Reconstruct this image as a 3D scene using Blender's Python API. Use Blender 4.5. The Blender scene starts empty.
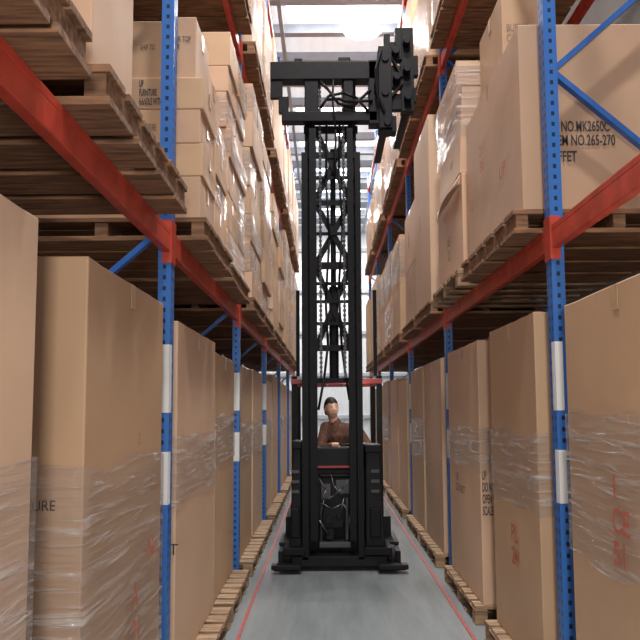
import bpy, bmesh, math, random
from mathutils import Vector, Matrix, noise
random.seed(7)
scn = bpy.context.scene
scn.view_settings.view_transform = 'Standard'
COL = scn.collection
F = 700.0; XC = 326.0; YH = 408.0; HC = 1.65; A = math.radians(5)
def P(x, y, d):
    t = (YH-y)/F - math.tan(A); e = A+math.atan(t); H = d*math.tan(e)
    return ((x-XC)*(d*math.cos(A)+H*math.sin(A))/F, HC+H)

# ---------------- materials ----------------
MATS = {}
def nmat(name):
    m = bpy.data.materials.new(name); m.use_nodes = True
    nt = m.node_tree; b = nt.nodes['Principled BSDF']; MATS[name] = m
    return m, nt, b
def simple(name, col, rough=.5, metal=0, var=.15, scale=8, bump=0.0, emis=None, spec=.5):
    m, nt, b = nmat(name); N = nt.nodes; L = nt.links
    tc = N.new('ShaderNodeTexCoord'); nz = N.new('ShaderNodeTexNoise'); nz.inputs['Scale'].default_value = scale; nz.inputs['Detail'].default_value = 5
    L.new(tc.outputs['Object'], nz.inputs['Vector'])
    r = N.new('ShaderNodeValToRGB'); r.color_ramp.elements[0].position = .3; r.color_ramp.elements[1].position = .7
    r.color_ramp.elements[0].color = [c*(1-var) for c in col]+[1]; r.color_ramp.elements[1].color = [min(1, c*(1+var)) for c in col]+[1]
    L.new(nz.outputs['Fac'], r.inputs['Fac']); L.new(r.outputs['Color'], b.inputs['Base Color'])
    b.inputs['Roughness'].default_value = rough; b.inputs['Metallic'].default_value = metal; b.inputs['Specular IOR Level'].default_value = spec
    if bump:
        bp = N.new('ShaderNodeBump'); bp.inputs['Strength'].default_value = bump; bp.inputs['Distance'].default_value = .01
        L.new(nz.outputs['Fac'], bp.inputs['Height']); L.new(bp.outputs['Normal'], b.inputs['Normal'])
    if emis:
        b.inputs['Emission Color'].default_value = (*emis[0], 1); b.inputs['Emission Strength'].default_value = emis[1]
    return m
def cardboard(name, col):
    m, nt, b = nmat(name); N = nt.nodes; L = nt.links
    tc = N.new('ShaderNodeTexCoord'); oi = N.new('ShaderNodeObjectInfo')
    nz = N.new('ShaderNodeTexNoise'); nz.inputs['Scale'].default_value = 1.8; nz.inputs['Detail'].default_value = 8
    L.new(tc.outputs['Object'], nz.inputs['Vector'])
    r = N.new('ShaderNodeValToRGB'); r.color_ramp.elements[0].position = .3; r.color_ramp.elements[1].position = .75
    r.color_ramp.elements[0].color = [c*.93 for c in col]+[1]; r.color_ramp.elements[1].color = [c*1.05 for c in col]+[1]
    L.new(nz.outputs['Fac'], r.inputs['Fac'])
    hs = N.new('ShaderNodeHueSaturation'); mr = N.new('ShaderNodeMapRange'); mr.inputs['To Min'].default_value = .86; mr.inputs['To Max'].default_value = 1.08
    L.new(oi.outputs['Random'], mr.inputs['Value']); L.new(mr.outputs['Result'], hs.inputs['Value']); L.new(r.outputs['Color'], hs.inputs['Color'])
    L.new(hs.outputs['Color'], b.inputs['Base Color'])
    wv = N.new('ShaderNodeTexNoise'); wv.inputs['Scale'].default_value = 3.0; wv.inputs['Detail'].default_value = 3
    L.new(tc.outputs['Object'], wv.inputs['Vector'])
    bp = N.new('ShaderNodeBump'); bp.inputs['Strength'].default_value = .28; bp.inputs['Distance'].default_value = .02
    L.new(wv.outputs['Fac'], bp.inputs['Height']); L.new(bp.outputs['Normal'], b.inputs['Normal'])
    b.inputs['Roughness'].default_value = .6
    return m
cardboard('card_tan', (.545, .352, .212)); cardboard('card_pink', (.57, .365, .24)); cardboard('card_dark', (.50, .312, .182)); cardboard('card_light', (.59, .392, .262))
def wood(name, col):
    m, nt, b = nmat(name); N = nt.nodes; L = nt.links
    tc = N.new('ShaderNodeTexCoord'); mp = N.new('ShaderNodeMapping'); mp.inputs['Scale'].default_value = (3, 25, 25)
    nz = N.new('ShaderNodeTexNoise'); nz.inputs['Scale'].default_value = 1.5; nz.inputs['Detail'].default_value = 8
    L.new(tc.outputs['Object'], mp.inputs['Vector']); L.new(mp.outputs['Vector'], nz.inputs['Vector'])
    r = N.new('ShaderNodeValToRGB'); r.color_ramp.elements[0].position = .3; r.color_ramp.elements[1].position = .7
    r.color_ramp.elements[0].color = [c*.35 for c in col]+[1]; r.color_ramp.elements[1].color = [c*1.25 for c in col]+[1]
    L.new(nz.outputs['Fac'], r.inputs['Fac']); L.new(r.outputs['Color'], b.inputs['Base Color']); b.inputs['Roughness'].default_value = .8
    bp = N.new('ShaderNodeBump'); bp.inputs['Strength'].default_value = .6; bp.inputs['Distance'].default_value = .008
    L.new(nz.outputs['Fac'], bp.inputs['Height']); L.new(bp.outputs['Normal'], b.inputs['Normal'])
    return m
wood('pallet_wood', (.26, .132, .066)); wood('pallet_wood_pale', (.34, .22, .13))
simple('beam_red', (.46, .05, .028), .42, var=.25)
simple('brace_blue', (.025, .12, .42), .4, var=.15)
simple('mast_black', (.006, .006, .008), .5, var=.3, scale=15, spec=.16)
simple('chassis_dark', (.0065, .007, .009), .5, var=.3, spec=.2)
simple('steel_grey', (.10, .10, .11), .35, metal=.6)
simple('chain_steel', (.045, .045, .05), .4, metal=.4)
simple('guard_red', (.25, .015, .015), .4)
simple('rubber', (.005, .005, .005), .6, spec=.25)
simple('white_label', (.76, .76, .74), .5, var=.04)
simple('tape_brown', (.50, .33, .19), .3)
simple('ink_dark', (.04, .036, .04), .7, var=.1)
simple('ink_faint', (.19, .13, .10), .7, var=.1)
simple('ink_red', (.48, .12, .07), .7, var=.1)
simple('roof_white_glow', (.82, .83, .86), .6, var=.05, scale=1, emis=((.95, .97, 1), .60))  # added glow brightens the roof, which otherwise gets only bounced light
simple('roof_beam_grey', (.46, .49, .54), .6, var=.05)
simple('wall_side', (.12, .10, .09), .8, var=.1, scale=1)
simple('wall_pale', (.78, .80, .84), .7, var=.04, scale=1)
simple('line_red', (.30, .05, .04), .6, var=.3, scale=20)
simple('skin', (.50, .29, .20), .55, var=.05); simple('hair_black', (.008, .007, .007), .6)
simple('lip', (.34, .13, .10), .6)
simple('shirt_brown', (.10, .043, .028), .85, var=.5, scale=40); simple('trousers_dark', (.03, .03, .045), .8)
simple('lamp_glow', (.9, .92, 1), .5, var=0, emis=((1, .99, .97), 25)); simple('lamp_shell', (.9, .9, .92), .4, emis=((1, 1, 1), .8))
simple('skylight', (.9, .92, 1), .5, var=0, emis=((.97, .98, 1), 5.0))
m, nt, b = nmat('concrete'); N = nt.nodes; L = nt.links
tc = N.new('ShaderNodeTexCoord'); nz = N.new('ShaderNodeTexNoise'); nz.inputs['Scale'].default_value = 1.4; nz.inputs['Detail'].default_value = 10; nz.inputs['Roughness'].default_value = .6
mp = N.new('ShaderNodeMapping'); mp.inputs['Scale'].default_value = (5, .6, 1); L.new(tc.outputs['Object'], mp.inputs['Vector']); L.new(mp.outputs['Vector'], nz.inputs['Vector'])
r = N.new('ShaderNodeValToRGB'); r.color_ramp.elements[0].position = .35; r.color_ramp.elements[1].position = .68
r.color_ramp.elements[0].color = (.195, .22, .232, 1); r.color_ramp.elements[1].color = (.255, .285, .298, 1)
L.new(nz.outputs['Fac'], r.inputs['Fac']); L.new(r.outputs['Color'], b.inputs['Base Color']); b.inputs['Roughness'].default_value = .16
for nm, sc_ in (('wall_pale', 1.5), ('roof_white_glow', 1.2)):
    m = MATS[nm]; nt = m.node_tree; N = nt.nodes; L = nt.links
    tc = N.new('ShaderNodeTexCoord'); wv = N.new('ShaderNodeTexWave'); wv.bands_direction = 'X'; wv.inputs['Scale'].default_value = sc_
    L.new(tc.outputs['Object'], wv.inputs['Vector']); bp = N.new('ShaderNodeBump'); bp.inputs['Strength'].default_value = .5; bp.inputs['Distance'].default_value = .05
    L.new(wv.outputs['Fac'], bp.inputs['Height']); L.new(bp.outputs['Normal'], nt.nodes['Principled BSDF'].inputs['Normal'])
m, nt, b = nmat('post_blue'); N = nt.nodes; L = nt.links
tc = N.new('ShaderNodeTexCoord'); sp = N.new('ShaderNodeSeparateXYZ'); L.new(tc.outputs['Object'], sp.inputs[0])
def mth(op, a, b_=None):
    n = N.new('ShaderNodeMath'); n.operation = op
    for i, v in enumerate((a, b_)):
        if v is None: continue
        if isinstance(v, (int, float)): n.inputs[i].default_value = v
        else: L.new(v, n.inputs[i])
    return n.outputs[0]
fz = mth('FRACT', mth('DIVIDE', sp.outputs['Z'], .06))
zin = mth('LESS_THAN', mth('ABSOLUTE', mth('SUBTRACT', fz, .5)), .2)
ay = mth('LESS_THAN', mth('ABSOLUTE', mth('SUBTRACT', mth('ABSOLUTE', sp.outputs['Y']), .024)), .008)
ax = mth('LESS_THAN', mth('ABSOLUTE', sp.outputs['X']), .009)
ge = N.new('ShaderNodeNewGeometry'); vt = N.new('ShaderNodeVectorTransform'); vt.vector_type = 'NORMAL'; vt.convert_from = 'WORLD'; vt.convert_to = 'OBJECT'
L.new(ge.outputs['Normal'], vt.inputs[0]); s2 = N.new('ShaderNodeSeparateXYZ'); L.new(vt.outputs[0], s2.inputs[0])
nx = mth('GREATER_THAN', mth('ABSOLUTE', s2.outputs['X']), .5); ny = mth('GREATER_THAN', mth('ABSOLUTE', s2.outputs['Y']), .5)
hole = mth('MULTIPLY', zin, mth('MAXIMUM', mth('MULTIPLY', nx, ay), mth('MULTIPLY', ny, ax)))
mx = N.new('ShaderNodeMix'); mx.data_type = 'RGBA'; L.new(hole, mx.inputs['Factor'])
mx.inputs['A'].default_value = (.03, .145, .47, 1); mx.inputs['B'].default_value = (.006, .015, .05, 1)
L.new(mx.outputs['Result'], b.inputs['Base Color']); b.inputs['Roughness'].default_value = .4
m, nt, b = nmat('stretch_film'); N = nt.nodes; L = nt.links
tc = N.new('ShaderNodeTexCoord'); mp = N.new('ShaderNodeMapping'); mp.inputs['Rotation'].default_value = (.5, .45, 0); mp.inputs['Scale'].default_value = (1.8, 1.8, 22)
nz = N.new('ShaderNodeTexNoise'); nz.inputs['Scale'].default_value = 1.5; nz.inputs['Detail'].default_value = 6; nz.inputs['Distortion'].default_value = .6
L.new(tc.outputs['Object'], mp.inputs['Vector']); L.new(mp.outputs['Vector'], nz.inputs['Vector'])
mp2 = N.new('ShaderNodeMapping'); mp2.inputs['Rotation'].default_value = (-.8, -.7, 0); mp2.inputs['Scale'].default_value = (1.4, 1.4, 17)
nz2 = N.new('ShaderNodeTexNoise'); nz2.inputs['Scale'].default_value = 1.3; nz2.inputs['Detail'].default_value = 5; nz2.inputs['Distortion'].default_value = .4
L.new(tc.outputs['Object'], mp2.inputs['Vector']); L.new(mp2.outputs['Vector'], nz2.inputs['Vector'])
hm_ = mth('MAXIMUM', nz.outputs['Fac'], mth('MULTIPLY', nz2.outputs['Fac'], 1.0))
r = N.new('ShaderNodeValToRGB'); r.color_ramp.elements[0].position = .55; r.color_ramp.elements[0].color = (.16, .16, .16, 1)
r.color_ramp.elements[1].position = .71; r.color_ramp.elements[1].color = (.70, .70, .70, 1)
L.new(hm_, r.inputs['Fac'])
tr = N.new('ShaderNodeBsdfTransparent'); ms = N.new('ShaderNodeMixShader'); L.new(r.outputs['Color'], ms.inputs['Fac']); L.new(tr.outputs[0], ms.inputs[1]); L.new(b.outputs[0], ms.inputs[2])
tr.inputs[0].default_value = (.91, .90, .90, 1)
b.inputs['Base Color'].default_value = (.60, .53, .49, 1); b.inputs['Roughness'].default_value = .12
bp = N.new('ShaderNodeBump'); bp.inputs['Strength'].default_value = 1.0; bp.inputs['Distance'].default_value = .035; L.new(hm_, bp.inputs['Height']); L.new(bp.outputs['Normal'], b.inputs['Normal'])
L.new(ms.outputs[0], N['Material Output'].inputs['Surface'])

# ---------------- mesh builder ----------------
class MB:
    def __init__(s): s.bm = bmesh.new()
    def box(s, x0, x1, y0, y1, z0, z1):
        M = Matrix.Translation(((x0+x1)/2, (y0+y1)/2, (z0+z1)/2)) @ Matrix.Diagonal((abs(x1-x0), abs(y1-y0), abs(z1-z0), 1))
        bmesh.ops.create_cube(s.bm, size=1, matrix=M); return s
    def bar(s, p, q, w, h, up=(0, 0, 1)):
        p = Vector(p); q = Vector(q); d = q-p; L_ = d.length; zz = d.normalized(); u = Vector(up)
        if abs(zz.dot(u)) > .98: u = Vector((0, 1, 0))
        xx = u.cross(zz).normalized(); yy = zz.cross(xx)
        R = Matrix((xx, yy, zz)).transposed().to_4x4()
        bmesh.ops.create_cube(s.bm, size=1, matrix=Matrix.Translation((p+q)/2) @ R @ Matrix.Diagonal((w, h, L_, 1))); return s
    def cyl(s, p, q, r, seg=16, r2=None):
        p = Vector(p); q = Vector(q); d = q-p
        R = d.to_track_quat('Z', 'Y').to_matrix().to_4x4()
        bmesh.ops.create_cone(s.bm, cap_ends=True, segments=seg, radius1=r, radius2=r if r2 is None else r2, depth=d.length, matrix=Matrix.Translation((p+q)/2) @ R); return s
    def sph(s, c, r, sc=(1, 1, 1), seg=14):
        bmesh.ops.create_uvsphere(s.bm, u_segments=seg, v_segments=seg//2+2, radius=r, matrix=Matrix.Translation(c) @ Matrix.Diagonal((*sc, 1))); return s
    def tube(s, pts, r, seg=8):
        for a, b_ in zip(pts[:-1], pts[1:]): s.cyl(a, b_, r, seg)
        return s
    def prism(s, poly, y0, y1):
        a = [s.bm.verts.new((x, y0, z)) for x, z in poly]; c = [s.bm.verts.new((x, y1, z)) for x, z in poly]
        s.bm.faces.new(a); s.bm.faces.new(c[::-1]); n = len(poly)
        for i in range(n): s.bm.faces.new((a[i], c[i], c[(i+1) % n], a[(i+1) % n]))
        return s
    def build(s, name, mat, parent=None, bevel=0, origin=None, smooth=False):
        vs = s.bm.verts; lo = Vector([min(v.co[i] for v in vs) for i in range(3)]); hi = Vector([max(v.co[i] for v in vs) for i in range(3)])
        o = Vector(origin) if origin is not None else Vector(((lo.x+hi.x)/2, (lo.y+hi.y)/2, lo.z))
        bmesh.ops.translate(s.bm, verts=list(vs), vec=-o); bmesh.ops.recalc_face_normals(s.bm, faces=list(s.bm.faces))
        me = bpy.data.meshes.new(name); s.bm.to_mesh(me); s.bm.free()
        if smooth:
            for p in me.polygons: p.use_smooth = True
        me.materials.append(MATS[mat]); ob = bpy.data.objects.new(name, me); COL.objects.link(ob)
        wp[ob.name] = o.copy()
        if parent is not None:
            ob.parent = parent; ob.location = o-wp[parent.name]
        else: ob.location = o
        if bevel:
            md = ob.modifiers.new('bevel', 'BEVEL'); md.width = bevel; md.segments = 2; md.limit_method = 'ANGLE'; md.angle_limit = math.radians(50)
        return ob
wp = {}
def empty(name, loc, label, cat, group=None):
    e = bpy.data.objects.new(name, None); COL.objects.link(e); e.location = loc; e.empty_display_size = .2; wp[e.name] = Vector(loc)
    e['label'] = label; e['category'] = cat
    if group: e['group'] = group
    return e
def struct(ob): ob['kind'] = 'structure'; return ob

# ---------------- shell ----------------
Y0, Y1, XL, XR, ZC = -4, 30, -3.6, 4.0, 9.6
struct(MB().box(XL, XR, Y0, Y1, -.1, 0).build('floor', 'concrete', origin=(0, 0, 0)))
struct(MB().box(XL-.1, XL, Y0, Y1, 0, ZC).build('wall_left', 'wall_side'))
struct(MB().box(XR, XR+.1, Y0, Y1, 0, ZC).build('wall_right', 'wall_side'))
struct(MB().box(XL, XR, Y1, Y1+.1, 0, ZC).build('wall_back', 'wall_pale'))
struct(MB().box(XL, XR, Y0, Y1, ZC, ZC+.1).build('ceiling', 'roof_white_glow'))
t = 1
for i in range(20):
    y = 7+i*1.15
    struct(MB().box(XL, XR, y, y+.07, ZC-.20, ZC).box(XL, XR, y-.05, y+.12, ZC-.22, ZC-.19).build('trim_%d' % t, 'roof_beam_grey')); t += 1
for x in (-.9, 1.6):
    struct(MB().box(x, x+.08, 2, Y1, ZC-.32, ZC-.23).build('trim_%d' % t, 'roof_beam_grey')); t += 1
for z in (1.2, 3.0, 4.8, 6.6, 8.4):
    struct(MB().box(XL, XR, Y1-.12, Y1, z, z+.14).build('trim_%d' % t, 'roof_beam_grey')); t += 1
n = 1
for i in range(9):
    y = 8.3+i*2.3
    for x0, x1 in ((-.75, .30), (.45, 1.5)):
        struct(MB().box(x0, x1, y, y+.8, ZC-.03, ZC-.005).build('window_%d' % n, 'skylight')); n += 1
struct(MB().box(-.66, -.633, -1, 20, 0, .006).build('trim_%d' % t, 'line_red')); t += 1
struct(MB().box(1.03, 1.057, -1, 20, 0, .006).build('trim_%d' % t, 'line_red')); t += 1

# ---------------- racks ----------------
POST_H = 8.4
Z1, Z2 = 2.64, 5.36
def post_mesh(side):
    bm = bmesh.new(); w = .035; h = .045; th = .006
    pr = [(w, -h), (w, h), (-w, h), (-w, h-.018), (-w+th, h-.018), (-w+th, h-th), (w-th, h-th), (w-th, -h+th), (-w+th, -h+th), (-w+th, -h+.018), (-w, -h+.018), (-w, -h)]
    if side > 0: pr = [(-x, y) for x, y in pr]
    a = [bm.verts.new((x, y, 0)) for x, y in pr]; b_ = [bm.verts.new((x, y, POST_H)) for x, y in pr]
    n = len(pr); bm.faces.new(a); bm.faces.new(b_[::-1])
    for i in range(n): bm.faces.new((a[i], a[(i+1) % n], b_[(i+1) % n], b_[i]))
    M = Matrix.Translation((0, 0, .005)) @ Matrix.Diagonal((.13, .12, .01, 1)); bmesh.ops.create_cube(bm, size=1, matrix=M)
    bmesh.ops.recalc_face_normals(bm, faces=list(bm.faces))
    me = bpy.data.meshes.new('post'); bm.to_mesh(me); bm.free(); me.materials.append(MATS['post_blue']); return me
def rack(side, xf, posts, apex, label):
    e = empty('pallet_rack', (xf, posts[0], 0), label, 'storage rack', 'pallet racks along the aisle')
    s = side; xb = xf+s*1.12; me = post_mesh(s)
    for i, y in enumerate(posts):
        for x in (xf+s*.035, xb):
            po = bpy.data.objects.new('post', me); COL.objects.link(po); po.parent = e; po.location = (x-xf, y-posts[0], 0); wp[po.name] = Vector((x, y, 0))
            if x != xb and i < 4 and y > 2:
                for z0, z1 in ((1.14, 1.42), (1.63, 2.0)):
                    if s > 0: xa, xc = x-.034, x+.008
                    else: xa, xc = x-.022, x+.034
                    MB().box(xa, xc, y-.047, y-.0453, z0, z1).build('label_sticker', 'white_label', po)
                    MB().box(x-s*.0353, x-s*.037, y-.043, y+.0, z0, z1).build('label_sticker', 'white_label', po)
        z = apex-1.84; pts = []; k = 0
        while z < POST_H-.1:
            if z > .1: pts.append((xf+s*.05 if k % 2 == 0 else xb-s*.02, z))
            z += .92; k += 1
        for (xa, za), (xc, zc) in zip(pts[:-1], pts[1:]):
            MB().bar((xa, y, za), (xc, y, zc), .03, .045, up=(0, 1, 0)).build('brace', 'brace_blue', e)
        for z in (.2, POST_H-.2):
            MB().box(xf+s*.05, xb-s*.02, y-.02, y+.02, z-.02, z+.02).build('brace', 'brace_blue', e)
    for a, b_ in zip(posts[:-1], posts[1:]):
        for zt in (Z1, Z2, 8.0):
            for x in (xf, xb):
                x0 = x+s*.004; x1 = x+s*.05
                be = MB().box(x0, x1, a+.05, b_-.05, zt-.13, zt-.035).box(x0, x1-s*.018, a+.05, b_-.05, zt-.035, zt-.0005).build('beam', 'beam_red', e, bevel=.004)
                for yy, sg in ((a, 1), (b_, -1)):
                    MB().box(x-s*.006, x+s*.002, yy, yy+sg*.05, zt-.19, zt+.05).box(x-s*.006, x+s*.05, yy+sg*.047, yy+sg*.053, zt-.19, zt+.05).build('connector', 'beam_red', be)
    return e
LP = [.75, 3.84, 6.9, 9.95, 13.0, 16.1, 19.2]
RP = [.60, 3.80, 7.20, 10.4, 13.5, 16.6, 19.7]
XLF, XRF = -.85, 1.23
rack(-1, XLF, LP, 2.66, 'blue steel pallet rack with red beams holding stacks of small cartons')
rack(1, XRF, RP, 3.53, 'blue steel pallet rack with red beams holding large numbered cartons')

# ---------------- pallets ----------------
def pallet_me(name, lx, ly, mat, seed, closed=False):
    rnd = random.Random(seed); mb = MB(); h = .14
    n = 6 if closed else 7; bw = .185 if closed else .13
    for i in range(n):
        y = -ly/2+bw/2+i*(ly-bw)/(n-1); j = rnd.uniform(-.004, .004)
        mb.box(-lx/2+j, lx/2+j, y-bw/2+rnd.uniform(0, .008), y+bw/2-rnd.uniform(0, .008), h-.028, h)
    for i in range(3):
        x = -lx/2+.05+i*(lx-.1)/2
        if closed: mb.box(x-.035, x+.035, -ly/2+.01, ly/2-.01, .0281, h-.0281)
        else:
            mb.box(x-.05, x+.05, -ly/2, ly/2, h-.04, h-.0281)
            for k in range(3):
                y = -ly/2+.05+k*(ly-.1)/2; mb.box(x-.048, x+.048, y-.048, y+.048, .018, h-.0401)
    nb = 4 if closed else 5; w_ = .132 if closed else .05
    for k in range(nb):
        y = -ly/2+w_+k*(ly-2*w_)/(nb-1); j = rnd.uniform(-.006, .006) if closed else 0; mb.box(-lx/2+j, lx/2+j, y-w_, y+w_, 0, .028 if closed else .0179)
    o = mb.build(name, mat, origin=(0, 0, 0)); return o
PAL = [pallet_me('wooden_pallet', 1.15, 1.16, 'pallet_wood', 1, True), pallet_me('wooden_pallet', 1.15, 1.16, 'pallet_wood_pale', 2), pallet_me('wooden_pallet', 1.2, 1.28, 'pallet_wood', 3, True)]
PMESH = [p.data for p in PAL]
for p in PAL: bpy.data.objects.remove(p)
def pallet(x0, x1, y0, y1, z, k=0):
    me = PMESH[k]; ob = bpy.data.objects.new('wooden_pallet', me); COL.objects.link(ob)
    dims = ((1.15, 1.16), (1.15, 1.16), (1.2, 1.28))[k]
    ob.location = ((x0+x1)/2, (y0+y1)/2, z); ob.scale = (abs(x1-x0)/dims[0], (y1-y0)/dims[1], 1)
    md = ob.modifiers.new('bevel', 'BEVEL'); md.width = .002; md.limit_method = 'ANGLE'
    ob['category'] = 'pallet'; ob['group'] = 'pallets under the cartons' 
    ob['label'] = 'rough brown slatted wooden pallet resting on the rack beams' if z > .5 else 'slatted wooden pallet on the concrete floor under a tall carton'
    return ob

# ---------------- cartons ----------------
def text(parent, body, loc, face, size, mat='ink_dark', align='LEFT', squash=1.0, bold=0.0):
    cu = bpy.data.curves.new('txt', 'FONT'); cu.body = body; cu.size = size; cu.align_x = align; cu.space_line = .95; cu.offset = bold
    tmp = bpy.data.objects.new('tmp_txt', cu); COL.objects.link(tmp); bpy.context.view_layer.update()
    me = bpy.data.meshes.new_from_object(tmp.evaluated_get(bpy.context.evaluated_depsgraph_get()))
    bpy.data.objects.remove(tmp); me.materials.clear(); me.materials.append(MATS[mat])
    for v in me.vertices: v.co.x *= squash
    ob = bpy.data.objects.new('printed_text', me); COL.objects.link(ob); ob.parent = parent
    rz = {'front': 0, 'right': -math.pi/2, 'left': math.pi/2}[face]
    ob.rotation_euler = (math.pi/2, 0, rz); ob.location = Vector(loc)-wp[parent.name]; wp[ob.name] = Vector(loc)
    return ob
def wrapfilm(parent, x0, x1, y0, y1, z0, z1, sd=0):
    bm = bmesh.new(); g = .010; x0 -= g; x1 += g; y0 -= g; y1 += g
    cs = []; n = 16
    cor = [(x0, y0), (x1, y0), (x1, y1), (x0, y1)]
    for i in range(4):
        a = Vector(cor[i]); c = Vector(cor[(i+1) % 4])
        for k in range(n): cs.append((a.lerp(c, k/n), k/n))
    rows = 20; grid = []
    ctr = Vector(((x0+x1)/2, (y0+y1)/2))
    for j in range(rows+1):
        row = []
        for p, t in cs:
            z = z0+(z1-z0)*j/rows
            d = noise.noise(Vector((p.x*2.5+sd, p.y*2.5, z*9+p.y*6)))*.006*(1 if t > 0 else .3)
            if j in (0, rows): z += noise.noise(Vector((p.x*3, p.y*3, sd+j)))*.05*min(1, (z1-z0)/.3)
            o = (p-ctr).normalized()*d; row.append(bm.verts.new((p.x+o.x, p.y+o.y, z)))
        grid.append(row)
    m_ = len(cs)
    for j in range(rows):
        for i in range(m_): bm.faces.new((grid[j][i], grid[j][(i+1) % m_], grid[j+1][(i+1) % m_], grid[j+1][i]))
    mb = MB(); mb.bm.free(); mb.bm = bm
    return mb.build('shrink_wrap', 'stretch_film', parent, smooth=True)
cid = [0]
def carton(x0, x1, y0, y1, z0, z1, label, group, mat='card_tan', bulge=.006, tape=True, wrap=None, lean=0, seam=False):
    if x0 > x1: x0, x1 = x1, x0
    z1 -= .0015
    cid[0] += 1; sd = cid[0]*3.7
    bm = bmesh.new(); bmesh.ops.create_cube(bm, size=2); bmesh.ops.subdivide_edges(bm, edges=list(bm.edges), cuts=7, use_grid_fill=True)
    sx, sy, sz = (x1-x0)/2, (y1-y0)/2, (z1-z0)/2; o = Vector(((x0+x1)/2, (y0+y1)/2, z0))
    for v in bm.verts:
        u = v.co.copy(); q = Vector((u.x*sx, u.y*sy, (u.z+1)*sz))
        for a in range(2):
            if abs(abs(u[a])-1) < 1e-4:
                ot = [u[b_] for b_ in range(3) if b_ != a]
                f = (1-ot[0]**2)*(1-ot[1]**4)
                q[a] += math.copysign(1, u[a])*bulge*f*(noise.noise(Vector((u.x*.8+sd, u.y*.8, u.z*1.0)))*1.2-.1)
        if abs(u.z-1) < 1e-4 and z1-z0 > .5: q.z -= bulge*.8*(1-u.x**2)*(1-u.y**2)
        if bulge > .009 and u.z > .99 and abs(u.y) < .99: q.z -= .010*abs(noise.noise(Vector((u.x+sd, u.y*2, 0))))
        q.x += lean*(u.z+1)/2
        v.co = q
    me = bpy.data.meshes.new('cardboard_carton'); bm.to_mesh(me); bm.free(); me.materials.append(MATS[mat])
    for p in me.polygons: p.use_smooth = True
    ob = bpy.data.objects.new('cardboard_carton', me); COL.objects.link(ob); ob.location = o; wp[ob.name] = o
    md = ob.modifiers.new('bevel', 'BEVEL'); md.width = .008; md.segments = 2; md.limit_method = 'ANGLE'; md.angle_limit = math.radians(55); md.harden_normals = True
    xf = x1 if x1 < 0 else x0; s = 1 if x1 < 0 else -1
    if tape:
        yc = (y0+y1)/2; mb = MB()
        zt = z1-.001
        mb.box(x0+.01+lean, x1-.01+lean, yc-.03, yc+.03, zt, zt+.002)
        mb.box(xf+s*.001+lean, xf+s*.003+lean, yc-.03, yc+.03, z1-min(.11, (z1-z0)*.45), z1-.006)
        mb.build('packing_tape', 'tape_brown', ob)
    if seam:
        g = .006; zl = z1-seam
        mb = MB(); mb.box(x0-g, x1+g, y0-g, y0-.001, zl, z1-.004); mb.box(x0-g, x1+g, y1+.001, y1+g, zl, z1-.004); mb.box(x0-g, x0-.001, y0, y1, zl, z1-.004); mb.box(x1+.001, x1+g, y0, y1, zl, z1-.004)
        mb.build('carton_lid', mat, ob, bevel=.002)
    if wrap: 
        for w in (wrap if isinstance(wrap, list) else [wrap]): wrapfilm(ob, x0, x1, y0, y1, w[0], w[1], sd)
    ob['label'] = label; ob['category'] = 'cardboard box'; ob['group'] = group
    return ob
GF, G1, G2 = 'tall cartons on floor pallets', 'cartons on the middle rack level', 'cartons on the top rack level'
PZ = .14
def fl(s, y0, y1, top, mat, wrap=None, label=None, face=None, pk=1, **kw):
    xf = face if face is not None else (-.88 if s < 0 else 1.21)
    px = (-.735 if s < 0 else 1.12)
    pallet(px, px+s*1.15, y0-.02, y1+.02, 0, pk)
    return carton(xf, xf+s*.96, y0, y1, PZ, top, label or ('tall tan carton banded with clear film on a floor pallet' if wrap else 'tall plain tan furniture carton on a floor pallet'), GF, mat, wrap=wrap, **kw)
a = fl(-1, .9, 1.97, 2.20, 'card_light', wrap=(.3, 1.50), label='tall pale carton with film around its lower half', bulge=.012, face=-.82)
b1 = fl(-1, 2.42, 3.55, 2.19, 'card_dark', wrap=(.2, 1.45), label='big brown carton wrapped in wrinkled clear film, scribbled red', bulge=.02, face=-.83)
text(b1, 'TURE', (-1.025, 2.400, 1.31), 'front', .05, squash=.9)
text(b1, '2', (-.807, 3.02, 1.50), 'left', .07, 'ink_red')
text(b1, 'A\n21', (-.804, 2.95, .82), 'left', .16, 'ink_red', bold=.001); text(b1, 'No.', (-.804, 3.2, .98), 'left', .13, 'ink_red', bold=.001)
c = fl(-1, 4.10, 5.48, 2.17, 'card_light', wrap=(1.1, 1.5), bulge=.01, face=-.87)
text(c, 'ET', (-.95, 4.082, .82), 'front', .09)
fl(-1, 5.60, 6.72, 2.10, 'card_tan', wrap=(1.2, 1.6), face=-.885)
rn = random.Random(4); cm = ['card_tan', 'card_pink', 'card_tan', 'card_light', 'card_dark']
for i in range(2, 6):
    for k in range(2):
        y = LP[i]+.18+k*1.37
        fl(-1, y, y+1.2, 2.12+rn.uniform(-.06, .1), cm[(i+k) % 4], wrap=(1.1, 1.5) if rn.random() < .5 else None)
n1 = fl(1, 2.25, 3.5, 2.16, 'card_tan', wrap=(.95, 1.62), label='tall tan carton with film band and red handwritten marks', bulge=.012, face=1.2)
text(n1, '1\nCE\n51', (1.180, 2.95, 1.27), 'right', .14, 'ink_red', bold=.003)
n2 = fl(1, 4.02, 5.12, 2.20, 'card_tan', wrap=(1.02, 1.48), label='tall brown carton banded with film beside the blue post', bulge=.01, face=1.20)
text(n2, 'PL\n24', (1.185, 4.6, .80), 'right', .15, 'ink_red', bold=.003)
n3 = fl(1, 5.5, 6.85, 2.18, 'card_light', wrap=(1.14, 1.48), label='tall carton printed with handling text, film around its middle', bulge=.01, face=1.19)
text(n3, 'UP\nDO NOT\nOPEN WITH\nSCALE', (1.202, 5.492, 1.09), 'front', .095, 'ink_dark', squash=.30, bold=.002)
text(n3, 'UP\nDO NOT', (1.175, 6.45, 1.0), 'right', .10, 'ink_dark')
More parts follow.
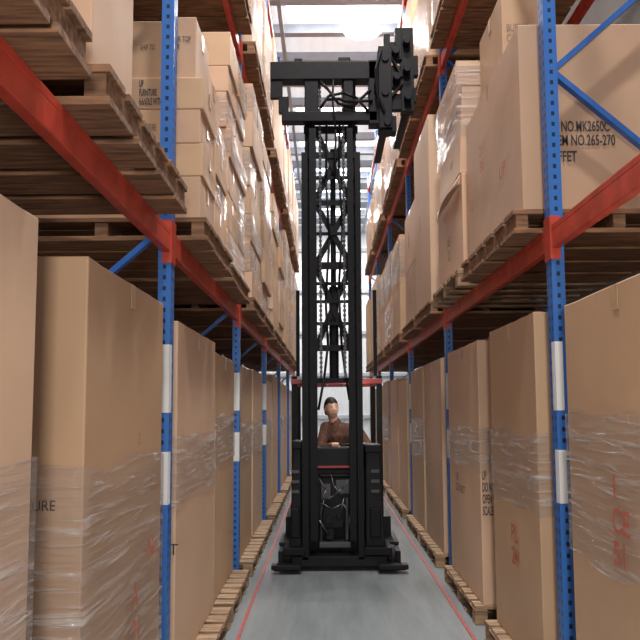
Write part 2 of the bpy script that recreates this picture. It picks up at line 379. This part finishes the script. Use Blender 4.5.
for i in range(2, 6):
    for k in range(2):
        y = RP[i]+.2+k*1.42
        q = fl(1, y, y+1.22, 2.1+rn.uniform(-.08, .1), cm[(i+k+1) % 4], wrap=(1.0, 1.5) if rn.random() < .6 else None)

# ---- middle level ----
zb = Z1; zc = Z1+.14
pallet(-.70, -1.95, .85, 2.03, zb, 0); carton(-.78, -1.8, .9, 1.95, zc, 3.9, 'brown carton on an upper pallet, seen from below', G1, 'card_dark')
pallet(-.70, -1.95, 2.2, 3.50, zb, 2); carton(-.78, -1.8, 2.25, 2.74, zc, 3.9, 'pale pinkish carton standing on an overhanging pallet', G1, 'card_light')
pallet(-.70, -1.95, 4.05, 5.22, zb, 0)
def zz_(y): return P(170, y, 4.1)[1]
lv = [zc, zz_(175), zz_(142), zz_(108), zz_(76)]
for ri in range(4):
    za, zz = lv[ri], lv[ri+1]; j = (0, .010, -.006, .008)[ri]
    q = carton(-.745+j, -.965, 4.1, 4.60, za, zz, 'flat tan furniture carton in a stack on a pallet', G1, 'card_tan' if ri % 2 else 'card_pink', bulge=.004)
    q = carton(-.98+j*.4, -1.8, 4.1, 4.60, za, zz, 'flat tan furniture carton printed with handling words in a stack', G1, 'card_tan', bulge=.004)
    if ri == 3: text(q, 'UP\nFURNITURE\nHANDLE WITH', (P(140.5, 90, 4.09)[0], 4.094, zz-.062), 'front', .060, squash=.34, bold=.0016)
    if ri in (0, 2): text(q, 'UP\nFURNITURE', (P(140.5, 90, 4.09)[0], 4.094, zz-.08), 'front', .060, 'ink_faint', squash=.34, bold=.001)
    carton(-.75-j, -1.8, 4.65, 5.18, za, zz, 'flat tan furniture carton in a stack on a pallet', G1, 'card_pink' if ri % 2 else 'card_tan', bulge=.004, wrap=(za+.02, zz-.02) if ri in (1, 3) else None)
z0_ = lv[4]
q = carton(-.79, -.985, 4.14, 4.60, z0_, zz_(12), 'narrow tan carton with printed words on top of a stack', G1, 'card_pink'); text(q, 'CHAIR TOP\nSUPER', (-.965, 4.132, zz_(38)), 'front', .05, squash=.55, bold=.0006)
q = carton(-1.0, -1.5, 4.14, 4.60, z0_, zz_(16), 'tan carton on top of a stack of flat cartons', G1, 'card_tan'); text(q, 'SHIP TO', (P(140, 60, 4.09)[0], 4.132, zz_(46)), 'front', .05, squash=.5)
carton(-.80, -1.6, 4.66, 5.15, z0_, z0_+.32, 'tan carton on top of a stack of flat cartons', G1, 'card_light')
pallet(-.72, -1.95, 5.38, 6.6, zb, 0)
def small_stack(y0, y1, zlo, zhi, rr, xf=-.74):
    n = rr.choice([6, 7]); zs = zlo
    hts = [rr.uniform(.8, 1.3) for _ in range(n)]; tot = sum(hts); acc = 0
    for i in range(n):
        acc += hts[i]; ze = zlo+(zhi-zlo)*acc/tot; jit = rr.uniform(-.018, .018)
        if rr.random() < .5:
            sp_y = (y0+y1)/2+rr.uniform(-.06, .06); parts = ((y0+.015, sp_y-.014), (sp_y+.014, y1-.015))
        else: parts = ((y0+rr.uniform(.01, .04), y1-rr.uniform(.01, .04)),)
        for (ya, yb) in parts:
            w = rr.random() < .4; dx = jit+rr.uniform(-.006, .006); top = ze
            carton(xf-.03+dx, xf-1.0, ya, yb, zs, top, 'film-wrapped flat carton in a stack on a pallet' if w else 'plain flat furniture carton in a stack on a pallet', G1, rr.choice(['card_pink', 'card_tan', 'card_tan', 'card_light', 'card_dark']), bulge=.004, wrap=(zs+.03, top-.03) if w else None, tape=rr.random() < .5)
        zs = ze
r5 = random.Random(11)
small_stack(5.42, 6.54, zc, 4.7, r5)
def slot(s, y0, y1, z, zmax, g, rr, pk=0):
    xf = (-.72 if s < 0 else 1.10)
    pallet(xf, xf+s*1.22, y0, y1, z, pk); f = xf+s*rr.uniform(.02, .07); z0 = z+.14
    n = rr.choice([1, 2, 2, 3]); hs = (zmax-z0)/n
    for i in range(n):
        w = rr.random() < .45
        m_ = rr.choice(['card_pink', 'card_tan', 'card_light', 'card_tan'])
        q = carton(f, f+s*1.05, y0+.03, y1-.03, z0+i*hs, z0+(i+1)*hs, ('large film-wrapped carton on a high pallet' if w else 'large plain carton on a high rack pallet'), g, m_, wrap=(z0+i*hs+.1, z0+(i+1)*hs-.1) if w else None)
        if s > 0 and g == G1 and y0 < 12 and hs > .6: text(q, rr.choice(['E1\n22', 'A7\n10', 'LJ\n36']), (f-.014, y0+.75, z0+i*hs+.5*hs), 'right', .13, rr.choice(['ink_red', 'ink_dark']), bold=.001)
for i in range(2, 6):
    for k in range(2):
        if i < 4:
            pallet(-.72, -1.94, LP[i]+.15+k*1.4, LP[i]+1.4+k*1.4, Z1, 0); small_stack(LP[i]+.18+k*1.4, LP[i]+1.37+k*1.4, zc, rn.uniform(4.5, 5.1), r5)
        else: slot(-1, LP[i]+.15+k*1.4, LP[i]+1.4+k*1.4, Z1, rn.uniform(4.6, 5.1), G1, rn)
# right middle
pallet(1.08, 2.3, 3.93, 5.5, zb, 2)
R1 = carton(1.14, 2.36, 3.95, 5.48, zc, 3.90, 'large pinkish carton printed with item numbers on an upper pallet', G1, 'card_pink', bulge=.010)
def tx(s_, x, y, sq): 
    q = P(x, y, 3.93); text(R1, s_, (q[0], 3.941, q[1]), 'front', .088, squash=sq, bold=.0016)
tx('NO.MK2650C', 563, 132, .54); tx('ITEM NO.265-270', 552, 146, .57); tx('OFFET', 552, 162, .62)
text(R1, '211\n36', (1.122, 4.95, 3.45), 'right', .12, 'ink_red'); text(R1, 'LJ', (1.122, 5.3, 3.15), 'right', .12, 'ink_red'); text(R1, 'UP', (1.122, 4.4, 3.1), 'right', .13, 'ink_red')
q = carton(1.26, 1.62, 4.75, 5.45, 3.90, 4.6, 'tan carton with faint lettering on top of a large carton', G1, 'card_tan'); text(q, 'BUFFET\nC21', (1.29, 4.745, 4.30), 'front', .08, 'ink_faint', squash=.6)
pallet(1.08, 2.3, 5.66, 6.98, zb, 1)
R2 = carton(1.14, 2.2, 5.7, 6.93, zc, 3.60, 'pinkish carton with bowed top flap and small black mark', G1, 'card_pink', bulge=.01, tape=False)
text(R2, 'A5\n12', (1.124, 6.35, 3.1), 'right', .13, bold=.001)
bm = bmesh.new(); g_ = []
for i in range(13):
    u = i/12; yy = 5.71+1.21*u; row = []
    for j in range(7):
        v = j/6
        row.append(bm.verts.new((1.134-.03*math.sin(v*2.4)*math.sin(math.pi*u)-.004, yy, 3.60-.01-.09*v+.05*v*math.sin(math.pi*u))))
    g_.append(row)
for i in range(12):
    for j in range(6): bm.faces.new((g_[i][j], g_[i+1][j], g_[i+1][j+1], g_[i][j+1]))
mb = MB(); mb.bm.free(); mb.bm = bm; fo_ = mb.build('carton_flap', 'card_pink', R2, smooth=True); sm = fo_.modifiers.new('s', 'SOLIDIFY'); sm.thickness = .004
R3 = carton(1.13, 2.12, 5.74, 6.80, 3.61, 4.60, 'film-wrapped carton standing on another carton', G1, 'card_light', wrap=[(3.95, 4.55)], lean=.05, seam=.22)
text(R3, 'K1', (1.125, 6.1, 3.75), 'right', .10, bold=.001)
for i in range(2, 6):
    for k in range(2):
        slot(1, RP[i]+.17+k*1.46, RP[i]+1.45+k*1.46, Z1, rn.uniform(4.3, 4.9), G1, rn)
for s, PP in ((-1, LP), (1, RP)):
    for i in range(1, 6):
        for k in range(2):
            if i == 1 and k == 0: continue
            st = (PP[i+1]-PP[i]-.3)/2
            slot(s, PP[i]+.15+k*st, PP[i]+.08+(k+1)*st, Z2, rn.uniform(6.7, 7.3), G2, rn)

# ---------------- forklift ----------------
d0 = 7.25
cx = .13
tk = empty('reach_truck', (cx, 8.2, 0), 'black narrow-aisle reach truck with tall lattice mast in the aisle', 'forklift')
def pb(mb, x0, y0, x1, y1, d, th):
    (xa, za), (xb_, zb_) = P(x0, y0, d), P(x1, y1, d); mb.box(min(xa, xb_), max(xa, xb_), d, d+th, min(za, zb_), max(za, zb_)); return mb
def V(x, y, d): q = P(x, y, d); return (q[0], d, q[1])
w0, _ = P(270, 570, d0-.1); w1, _ = P(407, 570, d0-.1)
mb = MB()
mb.box(w0+.2, w1-.2, d0+.0, d0+.25, .05, .15); mb.box(w0+.1, w1-.1, 7.9, 9.9, .08, .45)
for xa, xb_ in ((w0, w0+.30), (w1-.30, w1)):
    mb.box(xa+.02, xb_-.02, d0-.10, d0+.02, .03, .07); mb.box(xa+.06, xa+.11, d0+.02, 9.4, .06, .20); mb.box(xb_-.11, xb_-.06, d0+.02, 9.4, .06, .20)
    mb.box(xa+.05, xb_-.05, d0+.30, d0+.9, .20, .24)
mb.build('chassis', 'chassis_dark', tk, bevel=.008)
for xa in (w0+.15, w1-.15):
    MB().box(xa-.15, xa+.15, d0-.14, d0-.02, .045, .095).build('outrigger_toe', 'chassis_dark', tk, bevel=.01)
    for y in (d0+.14, d0+.42, 9.2):
        MB().cyl((xa-.035, y, .12), (xa+.035, y, .12), .118, 24).cyl((xa-.04, y, .12), (xa+.04, y, .12), .05, 12).build('load_wheel', 'rubber', tk)
for sx in (-1, 1):
    if sx < 0:
        o1 = [(292, 446), (300, 446), (300, 548), (288, 548), (290, 500)]; bx = (290, 508, 299, 538); hd = (291, 441, 301, 449); lip = (283, 548, 304, 556)
    else:
        o1 = [(380, 450), (365, 450), (365, 548), (385, 548), (382, 500)]; bx = (369, 508, 380, 538); hd = (364, 445, 381, 453); lip = (363, 548, 391, 556)
    MB().prism([P(x, y, d0) for x, y in o1], d0+.06, d0+.5).build('side_cover', 'chassis_dark', tk, bevel=.012)
    mb = MB(); pb(mb, *bx, d0+.03, .1); mb.build('step_box', 'mast_black', tk, bevel=.012)
    mb = MB(); pb(mb, *hd, d0+.0, .3); mb.build('cover_lip', 'mast_black', tk, bevel=.012)
    mb = MB(); pb(mb, *lip, d0-.02, .35); mb.build('foot_bracket', 'mast_black', tk, bevel=.01)
    mb = MB(); xx = (bx[0]+bx[2])/2
    pb(mb, xx-4, 470, xx+4, 473, d0+.045, .018); pb(mb, xx-4, 480, xx+4, 483, d0+.045, .018); pb(mb, xx-4, 490, xx+4, 493, d0+.045, .018); mb.build('vent_louvre', 'chain_steel', tk)
mb = MB(); pb(mb, 305, 447, 364, 470, d0+.25, .35); pb(mb, 318, 474, 350, 478, d0+.24, .05)
mb.build('front_cowl', 'chassis_dark', tk, bevel=.02)
mb = MB(); pb(mb, 303, 474, 366, 548, d0+.42, .2); mb.build('motor_bulkhead', 'mast_black', tk)
mb = MB(); pb(mb, 310, 466, 357, 468, d0+.2, .04); mb.build('warning_stripe', 'guard_red', tk)
mb = MB(); pb(mb, 322, 508, 342, 528, d0+.18, .2); pb(mb, 325, 528, 333, 540, d0+.2, .2)
c_ = V(328, 520, d0+.15); mb.cyl(c_, (c_[0], c_[1]+.1, c_[2]), .045, 18); c_ = V(338, 517, d0+.15); mb.cyl(c_, (c_[0], c_[1]+.1, c_[2]), .03, 14)
mb.build('drive_motor', 'chassis_dark', tk, bevel=.006)
mb = MB(); pb(mb, 320, 484, 330, 500, d0+.22, .14); pb(mb, 335, 480, 349, 494, d0+.25, .14); mb.cyl(V(346, 498, d0+.2), V(346, 540, d0+.2), .024, 14); mb.cyl(V(320, 503, d0+.2), V(320, 545, d0+.2), .016, 12); pb(mb, 318, 542, 350, 548, d0+.15, .2)
mb.build('hydraulic_pump', 'chain_steel', tk, bevel=.005)
mb = MB()
mb.tube([V(318, 478, d0+.2), V(325, 490, d0+.13), V(320, 503, d0+.12), V(331, 509, d0+.10), V(342, 504, d0+.12), V(349, 515, d0+.13), V(347, 535, d0+.2)], .009)
mb.tube([V(350, 478, d0+.2), V(341, 489, d0+.14), V(333, 496, d0+.13), V(323, 500, d0+.14), V(318, 520, d0+.13), V(328, 536, d0+.16)], .009)
mb.tube([V(330, 474, d0+.2), V(333, 486, d0+.12), V(343, 498, d0+.13), V(340, 512, d0+.1)], .008)
mb.build('hydraulic_hose', 'steel_grey', tk, smooth=True)
zbase = .12
def rails(name, xs, zlo, ytop, dy, w, mat='mast_black'):
    for x0, x1 in xs:
        _, zt = P(x0, ytop, d0+dy)
        xa = (P(x0, 300, d0+dy)[0]); xb_ = (P(x1, 300, d0+dy)[0])
        mb = MB(); web = .3*(xb_-xa)
        mb.box(xa, xb_, d0+dy, d0+dy+.018, zlo, zt); mb.box(xa, xb_, d0+dy+w-.018, d0+dy+w, zlo, zt); mb.box((xa+xb_)/2-web/2, (xa+xb_)/2+web/2, d0+dy+.017, d0+dy+w-.017, zlo, zt)
        mb.build(name, mat, tk)
rails('outer_mast_rail', [(302, 308), (356.5, 362)], zbase, 152, 0, .13)
rails('middle_mast_rail', [(310, 317), (348.5, 354.5)], .3, 128, .02, .11)
rails('inner_mast_rail', [(305.5, 315.5), (350, 358)], .6, 66, .17, .10)
for y, h_ in ((126, 7), (152, 6), (176, 3), (200, 5), (232, 3), (262, 7), (282, 3), (300, 3), (322, 3), (345, 6), (378, 5)):
    mb = MB(); pb(mb, 305, y, 359, y+h_, d0+.13, .03); mb.build('mast_crossmember', 'mast_black', tk)
for y0, y1 in ((128, 198), (202, 262), (266, 345)):
    for (xa, xc, dd) in ((317, 350, .16), (350, 317, .18)):
        MB().bar(V(xa, y0+3, d0+dd), V(xc, y1+1, d0+dd), .06, .025, up=(0, 1, 0)).build('lattice_brace', 'mast_black', tk)
for x, yt, r_ in ((334, 150, .030), (314, 110, .02), (353, 110, .02)):
    yb = 380 if x == 334 else 455
    a_ = V(x, yb, d0+.22); b_ = V(x, yt, d0+.22); MB().cyl(a_, (a_[0], b_[1], b_[2]), r_, 14).cyl(a_, (a_[0], a_[1], a_[2]+(1.0 if x == 334 else 1.8)), r_*1.7, 14).build('lift_cylinder', 'mast_black', tk)
for x, yb in ((321, 378), (345, 378)):
    a_ = V(x, yb, d0+.09); b_ = V(x, 80, d0+.09); mb = MB(); z = a_[2]
    mb.box(a_[0]-.009, a_[0]+.009, d0+.09, d0+.10, z, b_[2])
    while z < b_[2]: mb.box(a_[0]-.016, a_[0]+.016, d0+.083, d0+.107, z, z+.025); z += .05
    mb.build('lift_chain', 'chain_steel', tk)
mb = MB()
mb.tube([V(328, 120, d0+.12), V(327, 180, d0+.12), V(330, 240, d0+.10), V(326, 300, d0+.12), V(328, 345, d0+.12), V(324, 378, d0+.13), V(318, 410, d0+.13)], .013)
mb.tube([V(341, 118, d0+.12), V(340, 170, d0+.11), V(343, 230, d0+.10), V(339, 290, d0+.12), V(342, 350, d0+.12), V(349, 400, d0+.13)], .013)
mb.build('mast_hose', 'rubber', tk, smooth=True)
mb = MB(); pb(mb, 272, 61, 379, 79, d0-.02, .16); pb(mb, 272, 64, 284, 98, d0, .05); pb(mb, 283, 111, 379, 121, d0-.02, .12); pb(mb, 306, 78, 320, 112, d0, .08); pb(mb, 345, 78, 355, 112, d0, .08); pb(mb, 370, 60, 383, 124, d0-.02, .16)
pb(mb, 280, 96, 290, 113, d0, .05); pb(mb, 296, 58, 304, 62, d0, .08); pb(mb, 340, 57, 352, 62, d0, .08)
mb.build('mast_head', 'mast_black', tk, bevel=.008)
mb = MB(); mb.tube([V(322, 108, d0-.03), V(330, 96, d0-.06), V(345, 93, d0-.07), V(358, 98, d0-.06), V(370, 112, d0-.03)], .016)
mb.tube([V(322, 82, d0-.03), V(330, 90, d0-.07), V(340, 104, d0-.07), V(355, 106, d0-.06), V(372, 90, d0-.03)], .016)
mb.tube([V(326, 100, d0-.03), V(340, 99, d0-.06), V(352, 102, d0-.07), V(374, 101, d0-.04)], .016)
mb.tube([V(335, 80, d0-.03), V(334, 100, d0-.05), V(337, 130, d0-.02), V(336, 180, d0-.01)], .012)
mb.build('head_hose', 'rubber', tk, smooth=True)
mb = MB(); pb(mb, 380, 46, 394, 128, d0-.08, .22); pb(mb, 402, 28, 416, 112, d0+.0, .12)
pb(mb, 391, 42, 405, 58, d0+.02, .08); pb(mb, 391, 66, 408, 88, d0+.02, .08); pb(mb, 391, 94, 406, 110, d0+.02, .08)
pb(mb, 382, 116, 398, 132, d0-.05, .16); pb(mb, 397, 28, 404, 60, d0-.02, .1); pb(mb, 386, 34, 392, 48, d0-.02, .1)
for x, y in ((387, 58), (387, 92), (409, 40), (409, 68), (410, 96), (398, 50), (399, 76), (389, 122)): 
    c_ = V(x, y, d0-.1); mb.cyl(c_, (c_[0], c_[1]+.12, c_[2]), .04, 14)
mb.bar(V(392, 56, d0), V(404, 78, d0), .05, .03); mb.bar(V(404, 84, d0), V(392, 98, d0), .05, .03); pb(mb, 414, 56, 420, 76, d0, .08); pb(mb, 414, 88, 418, 102, d0, .08); pb(mb, 376, 84, 383, 92, d0-.05, .1)
mb.tube([V(383, 50, d0-.1), V(377, 70, d0-.12), V(379, 95, d0-.12), V(386, 112, d0-.1)], .014)
mb.build('fork_carriage', 'mast_black', tk, bevel=.006)
for x in (386, 408):
    x_, z_ = P(x, 128 if x < 400 else 112, d0); MB().box(x_-.04, x_+.04, d0+.10, d0+1.1, z_, z_+.035).box(x_-.04, x_+.04, d0+.09, d0+.13, z_, z_+.5).build('fork', 'mast_black', tk, bevel=.006)
dg = 7.75
for x in (294, 379):
    xa, zt = P(x, 376, dg)
    MB().box(xa-.03, xa+.03, dg, dg+.06, .45, zt).build('cab_pillar', 'mast_black', tk); MB().box(xa-.03, xa+.03, dg+1.1, dg+1.16, .45, zt).build('cab_pillar', 'mast_black', tk)
    xa2, z2 = P(x+(4 if x < 330 else -4), 290, dg); MB().box(xa2-.02, xa2+.02, dg+.02, dg+.05, zt, z2).build('guide_rod', 'mast_black', tk)
xa, zt = P(291, 384, dg); xb_, zt2 = P(382, 379, dg)
mb = MB(); mb.box(xa, xb_, dg-.03, dg+.04, zt, zt2); mb.box(xa, xb_, dg+1.1, dg+1.17, zt, zt2); mb.box(xa, xa+.06, dg, dg+1.15, zt, zt2); mb.box(xb_-.06, xb_, dg, dg+1.15, zt, zt2)
for k in range(4): x = xa+.2+k*(xb_-xa-.4)/3; mb.box(x-.012, x+.012, dg, dg+1.15, zt+.01, zt2-.01)
mb.build('overhead_guard', 'guard_red', tk, bevel=.005)
MB().box(P(292, 300, dg)[0], P(380, 300, dg)[0], 8.9, 9.9, .40, 1.15).build('rear_body', 'chassis_dark', tk, bevel=.04)
PY = 8.0
SX = P(342, 400, PY)[0]; SZ = .92
MB().box(SX-.24, SX+.24, PY-.15, PY+.3, SZ-.12, SZ-.02).box(SX-.23, SX+.23, PY+.26, PY+.36, SZ-.1, SZ+.40).box(SX-.15, SX+.15, PY-.05, PY+.25, .44, SZ-.12).build('operator_seat', 'rubber', tk, bevel=.03)
MB().box(SX-.3, SX+.34, 7.52, 7.57, .42, 1.05).build('control_console', 'chassis_dark', tk, bevel=.02)
mb = MB(); c0 = Vector((SX+.05, PY-.44, 1.20))
pr = [(c0.x+.15*math.cos(t_*math.pi/8), c0.y+.04+.10*math.sin(t_*math.pi/8)*.8, c0.z+.05*math.sin(t_*math.pi/8)) for t_ in range(17)]
mb.tube(pr, .013); mb.cyl((c0.x, c0.y, c0.z-.16), (c0.x, c0.y+.04, c0.z), .02); mb.bar((c0.x-.14, c0.y+.04, c0.z), (c0.x+.14, c0.y+.04, c0.z), .02, .02)
mb.build('steering_wheel', 'rubber', tk)

# ---------------- operator (capsule volumes fused by voxel remesh) ----------------
pe = empty('person', (SX, PY, SZ), 'seated driver in brown shirt leaning sideways, hands on the wheel', 'person')
def caps(bm, p, q, r1, r2, sc=None, seg=20):
    p = Vector(p); q = Vector(q); n = max(2, int((q-p).length/(min(r1, r2)*.35)))
    for i in range(n+1):
        t_ = i/n; c = p.lerp(q, t_); r = r1+(r2-r1)*t_
        bmesh.ops.create_icosphere(bm, subdivisions=2, radius=r, matrix=Matrix.Translation(c) @ Matrix.Diagonal((*(sc or (1, 1, 1)), 1)))
def fuse(bm, name, mat, voxel, smooth_it=4):
    me = bpy.data.meshes.new(name); bm.to_mesh(me); bm.free(); tmp = bpy.data.objects.new('tmp_'+name, me); COL.objects.link(tmp)
    rm = tmp.modifiers.new('r', 'REMESH'); rm.mode = 'VOXEL'; rm.voxel_size = voxel; rm.use_smooth_shade = True
    if smooth_it: sm = tmp.modifiers.new('s', 'SMOOTH'); sm.factor = .5; sm.iterations = smooth_it
    bpy.context.view_layer.update(); m2 = bpy.data.meshes.new_from_object(tmp.evaluated_get(bpy.context.evaluated_depsgraph_get())); bpy.data.objects.remove(tmp)
    m2.materials.clear(); m2.materials.append(MATS[mat]); o2 = bpy.data.objects.new(name, m2); COL.objects.link(o2); o2.parent = pe; wp[o2.name] = wp['person'].copy()
    for p in m2.polygons: p.use_smooth = True
    return o2
HCN = Vector((-.125, -.11, .725)); HR = Matrix.Rotation(math.radians(18), 3, 'Z') @ Matrix.Rotation(math.radians(-7), 3, 'Y')
PEL, BEL, CHE, NB = (0, 0, .10), (-.01, -.01, .27), (-.03, -.05, .42), (-.09, -.075, .56)
SHL, SHR = (-.19, -.06, .515), (.155, -.06, .490)
ELL, ELR = (-.25, -.20, .28), (.29, -.16, .29)
WRL, WRR = (-.09, -.36, .33), (.19, -.36, .33)
bm = bmesh.new()
caps(bm, PEL, BEL, .115, .105, (1.3, .95, 1)); caps(bm, BEL, CHE, .105, .115, (1.3, .95, 1)); caps(bm, CHE, (-.05, -.06, .48), .105, .09, (1.35, .9, 1)); caps(bm, SHL, SHR, .052, .052)
caps(bm, NB, HCN+Vector((0, .01, -.05)), .056, .052)
for SH, EL, WR in ((SHL, ELL, WRL), (SHR, ELR, WRR)):
    caps(bm, SH, EL, .050, .040); caps(bm, EL, WR, .038, .026)
    w_ = Vector(WR); caps(bm, w_, w_+Vector((0, -.055, .018)), .024, .022, (1.3, 1, .8))
    sg = -1 if WR[0] < 0 else 1
    for j in range(4):
        b0 = w_+Vector(((j-1.5)*.021, -.07, .022)); L_ = (.030, .035, .032, .025)[j]
        caps(bm, b0, b0+Vector((0, -L_, -.008)), .0098, .0092); caps(bm, b0+Vector((0, -L_, -.008)), b0+Vector((0, -L_*.9, -.035)), .0092, .0085)
    caps(bm, w_+Vector((-sg*.02, -.03, .0)), w_+Vector((-sg*.045, -.055, -.012)), .012, .010); caps(bm, w_+Vector((-sg*.045, -.055, -.012)), w_+Vector((-sg*.04, -.08, -.02)), .010, .009)
for s in (-1, 1):
    caps(bm, (s*.09, -.02, .08), (s*.15, -.38, .10), .088, .062); caps(bm, (s*.15, -.38, .10), (s*.15, -.31, -.34), .058, .040); caps(bm, (s*.15, -.30, -.37), (s*.15, -.38, -.40), .042, .036)
hd = bmesh.ops.create_uvsphere(bm, u_segments=32, v_segments=24, radius=1)['verts']
for v in hd:
    u = v.co.copy(); x = u.x*.076; y = u.y*.096; z = u.z*.120
    if u.z < 0: x *= 1-.26*(-u.z)**1.5; y = y*(1-.15*(-u.z)) - (.010*(-u.z) if u.y < 0 else 0)
    if u.y < 0 and -.15 < u.z < .3: y += .008*math.exp(-((abs(u.x)-.38)/.16)**2)*math.exp(-((u.z-.08)/.12)**2)
    if u.y < 0: y -= .024*math.exp(-(u.x/.16)**2)*math.exp(-((u.z+.16)/.14)**2); y -= .007*math.exp(-(u.x/.3)**2)*math.exp(-((u.z+.48)/.10)**2)
    v.co = HR @ Vector((x, y, z))+HCN
for s in (-1, 1): bmesh.ops.create_uvsphere(bm, u_segments=12, v_segments=8, radius=.028, matrix=Matrix.Translation(HCN+HR @ Vector((s*.076, .008, -.005))) @ Matrix.Diagonal((.4, .65, 1.05, 1)))
fuse(bm, 'body', 'skin', .006, 1)
bm = bmesh.new()
caps(bm, PEL, BEL, .13, .12, (1.32, 1.0, 1)); caps(bm, BEL, CHE, .12, .13, (1.32, 1.0, 1)); caps(bm, CHE, (-.05, -.06, .475), .12, .105, (1.38, .95, 1)); caps(bm, SHL, SHR, .066, .066)
caps(bm, (-.07, -.065, .52), (-.085, -.072, .57), .080, .066)
for SH, EL, WR in ((SHL, ELL, WRL), (SHR, ELR, WRR)):
    caps(bm, SH, EL, .068, .056); caps(bm, EL, Vector(EL).lerp(Vector(WR), .85), .054, .041)
fuse(bm, 'shirt', 'shirt_brown', .010, 3)
bm = bmesh.new()
caps(bm, (-.06, 0, .09), (.06, 0, .09), .125, .125)
for s in (-1, 1):
    caps(bm, (s*.09, -.02, .08), (s*.15, -.38, .10), .103, .077); caps(bm, (s*.15, -.38, .10), (s*.15, -.315, -.31), .074, .060)
fuse(bm, 'trousers', 'trousers_dark', .012, 3)
o = wp['person']; H0 = o+HCN
hm = MB(); hm.sph((0, 0, 0), 1, seg=32)
for v in hm.bm.verts:
    u = v.co.copy(); q = Vector((u.x*.085, u.y*.108, u.z*.132))
    front = u.y < -.15
    lim = (.060+.010*math.sin(u.x*9)) if front else (-.01 if abs(u.x) > .6 and u.y < .2 else -.07)
    if q.z < lim: q.z = lim; q.x *= .88; q.y *= .88
    v.co = HR @ q+H0
hm.build('hair', 'hair_black', pe, smooth=True)
for s in (-1, 1):
    MB().sph(H0+HR @ Vector((s*.028, -.084, .010)), .008, (1.4, .6, .5)).build('eye', 'ink_dark', pe, smooth=True)
    MB().sph(H0+HR @ Vector((s*.028, -.089, .028)), .009, (1.9, .5, .35)).build('eyebrow', 'hair_black', pe, smooth=True)
MB().sph(H0+HR @ Vector((0, -.095, -.056)), .014, (1.4, .4, .3)).build('mouth', 'lip', pe, smooth=True)

# ---------------- lights ----------------
def lamp(x, y, z, e_, R=.28):
    le = MB().cyl((x, y, z), (x, y, z+.12), R, 28, R*.8).build('ceiling_lamp', 'lamp_shell')
    le['label'] = 'round white lamp mounted under the roof beams'; le['category'] = 'ceiling lamp'; le['group'] = 'roof lamps'
    MB().cyl((x, y, z-.012), (x, y, z-.002), R-.01, 28).build('bulb', 'lamp_glow', le)
    MB().cyl((x, y, z+.12), (x, y, ZC-.04), .03, 8).build('hanging_rod', 'lamp_shell', le)
    ld = bpy.data.lights.new('lamp_light', 'AREA'); ld.shape = 'DISK'; ld.size = .5; ld.energy = e_; ld.color = (1, .965, .91)
    lo = bpy.data.objects.new('lamp_light', ld); COL.objects.link(lo); lo.location = (x, y, z-.03)
for y, e_ in ((1.0, 330), (4.2, 310), (7.9, 210), (13.6, 190), (18.9, 170), (22.9, 260), (27, 450)): lamp(.78 if y == 13.6 else .5, y, 9.3, e_, .40 if y == 13.6 else .26)  # the farthest lamp is added to brighten the back wall
cb = bpy.data.lights.new('driver_fill', 'AREA'); cb.size = .25; cb.energy = 3; cb.color = (1, .93, .87)  # added fill to brighten the driver under the guard
cbo = bpy.data.objects.new('driver_fill', cb); COL.objects.link(cbo); cbo.location = (SX+.1, 7.50, 1.80); cbo.rotation_euler = (math.radians(65), 0, 0)
fd = bpy.data.lights.new('flash', 'AREA'); fd.size = .4; fd.energy = 86; fd.color = (1, .955, .90)
fo = bpy.data.objects.new('flash', fd); COL.objects.link(fo); fo.location = (.15, -1.2, 1.9); fo.rotation_euler = (math.radians(86), 0, 0)
w = bpy.data.worlds.new('world'); scn.world = w; w.use_nodes = True
w.node_tree.nodes['Background'].inputs[0].default_value = (1, .98, .96, 1); w.node_tree.nodes['Background'].inputs[1].default_value = .58

# ---------------- camera ----------------
cd = bpy.data.cameras.new('cam'); cd.sensor_width = 36; cd.lens = 36*F/640; cd.shift_x = -(XC-320)/640; cd.shift_y = (YH-F*math.tan(A)-320)/640
co = bpy.data.objects.new('cam', cd); COL.objects.link(co); cd.clip_start = .05
co.matrix_world = Matrix.Translation((0, 0, HC)) @ Matrix.Rotation(math.radians(90)+A, 4, 'X') @ Matrix.Rotation(math.radians(-.35), 4, 'Z')
scn.camera = co
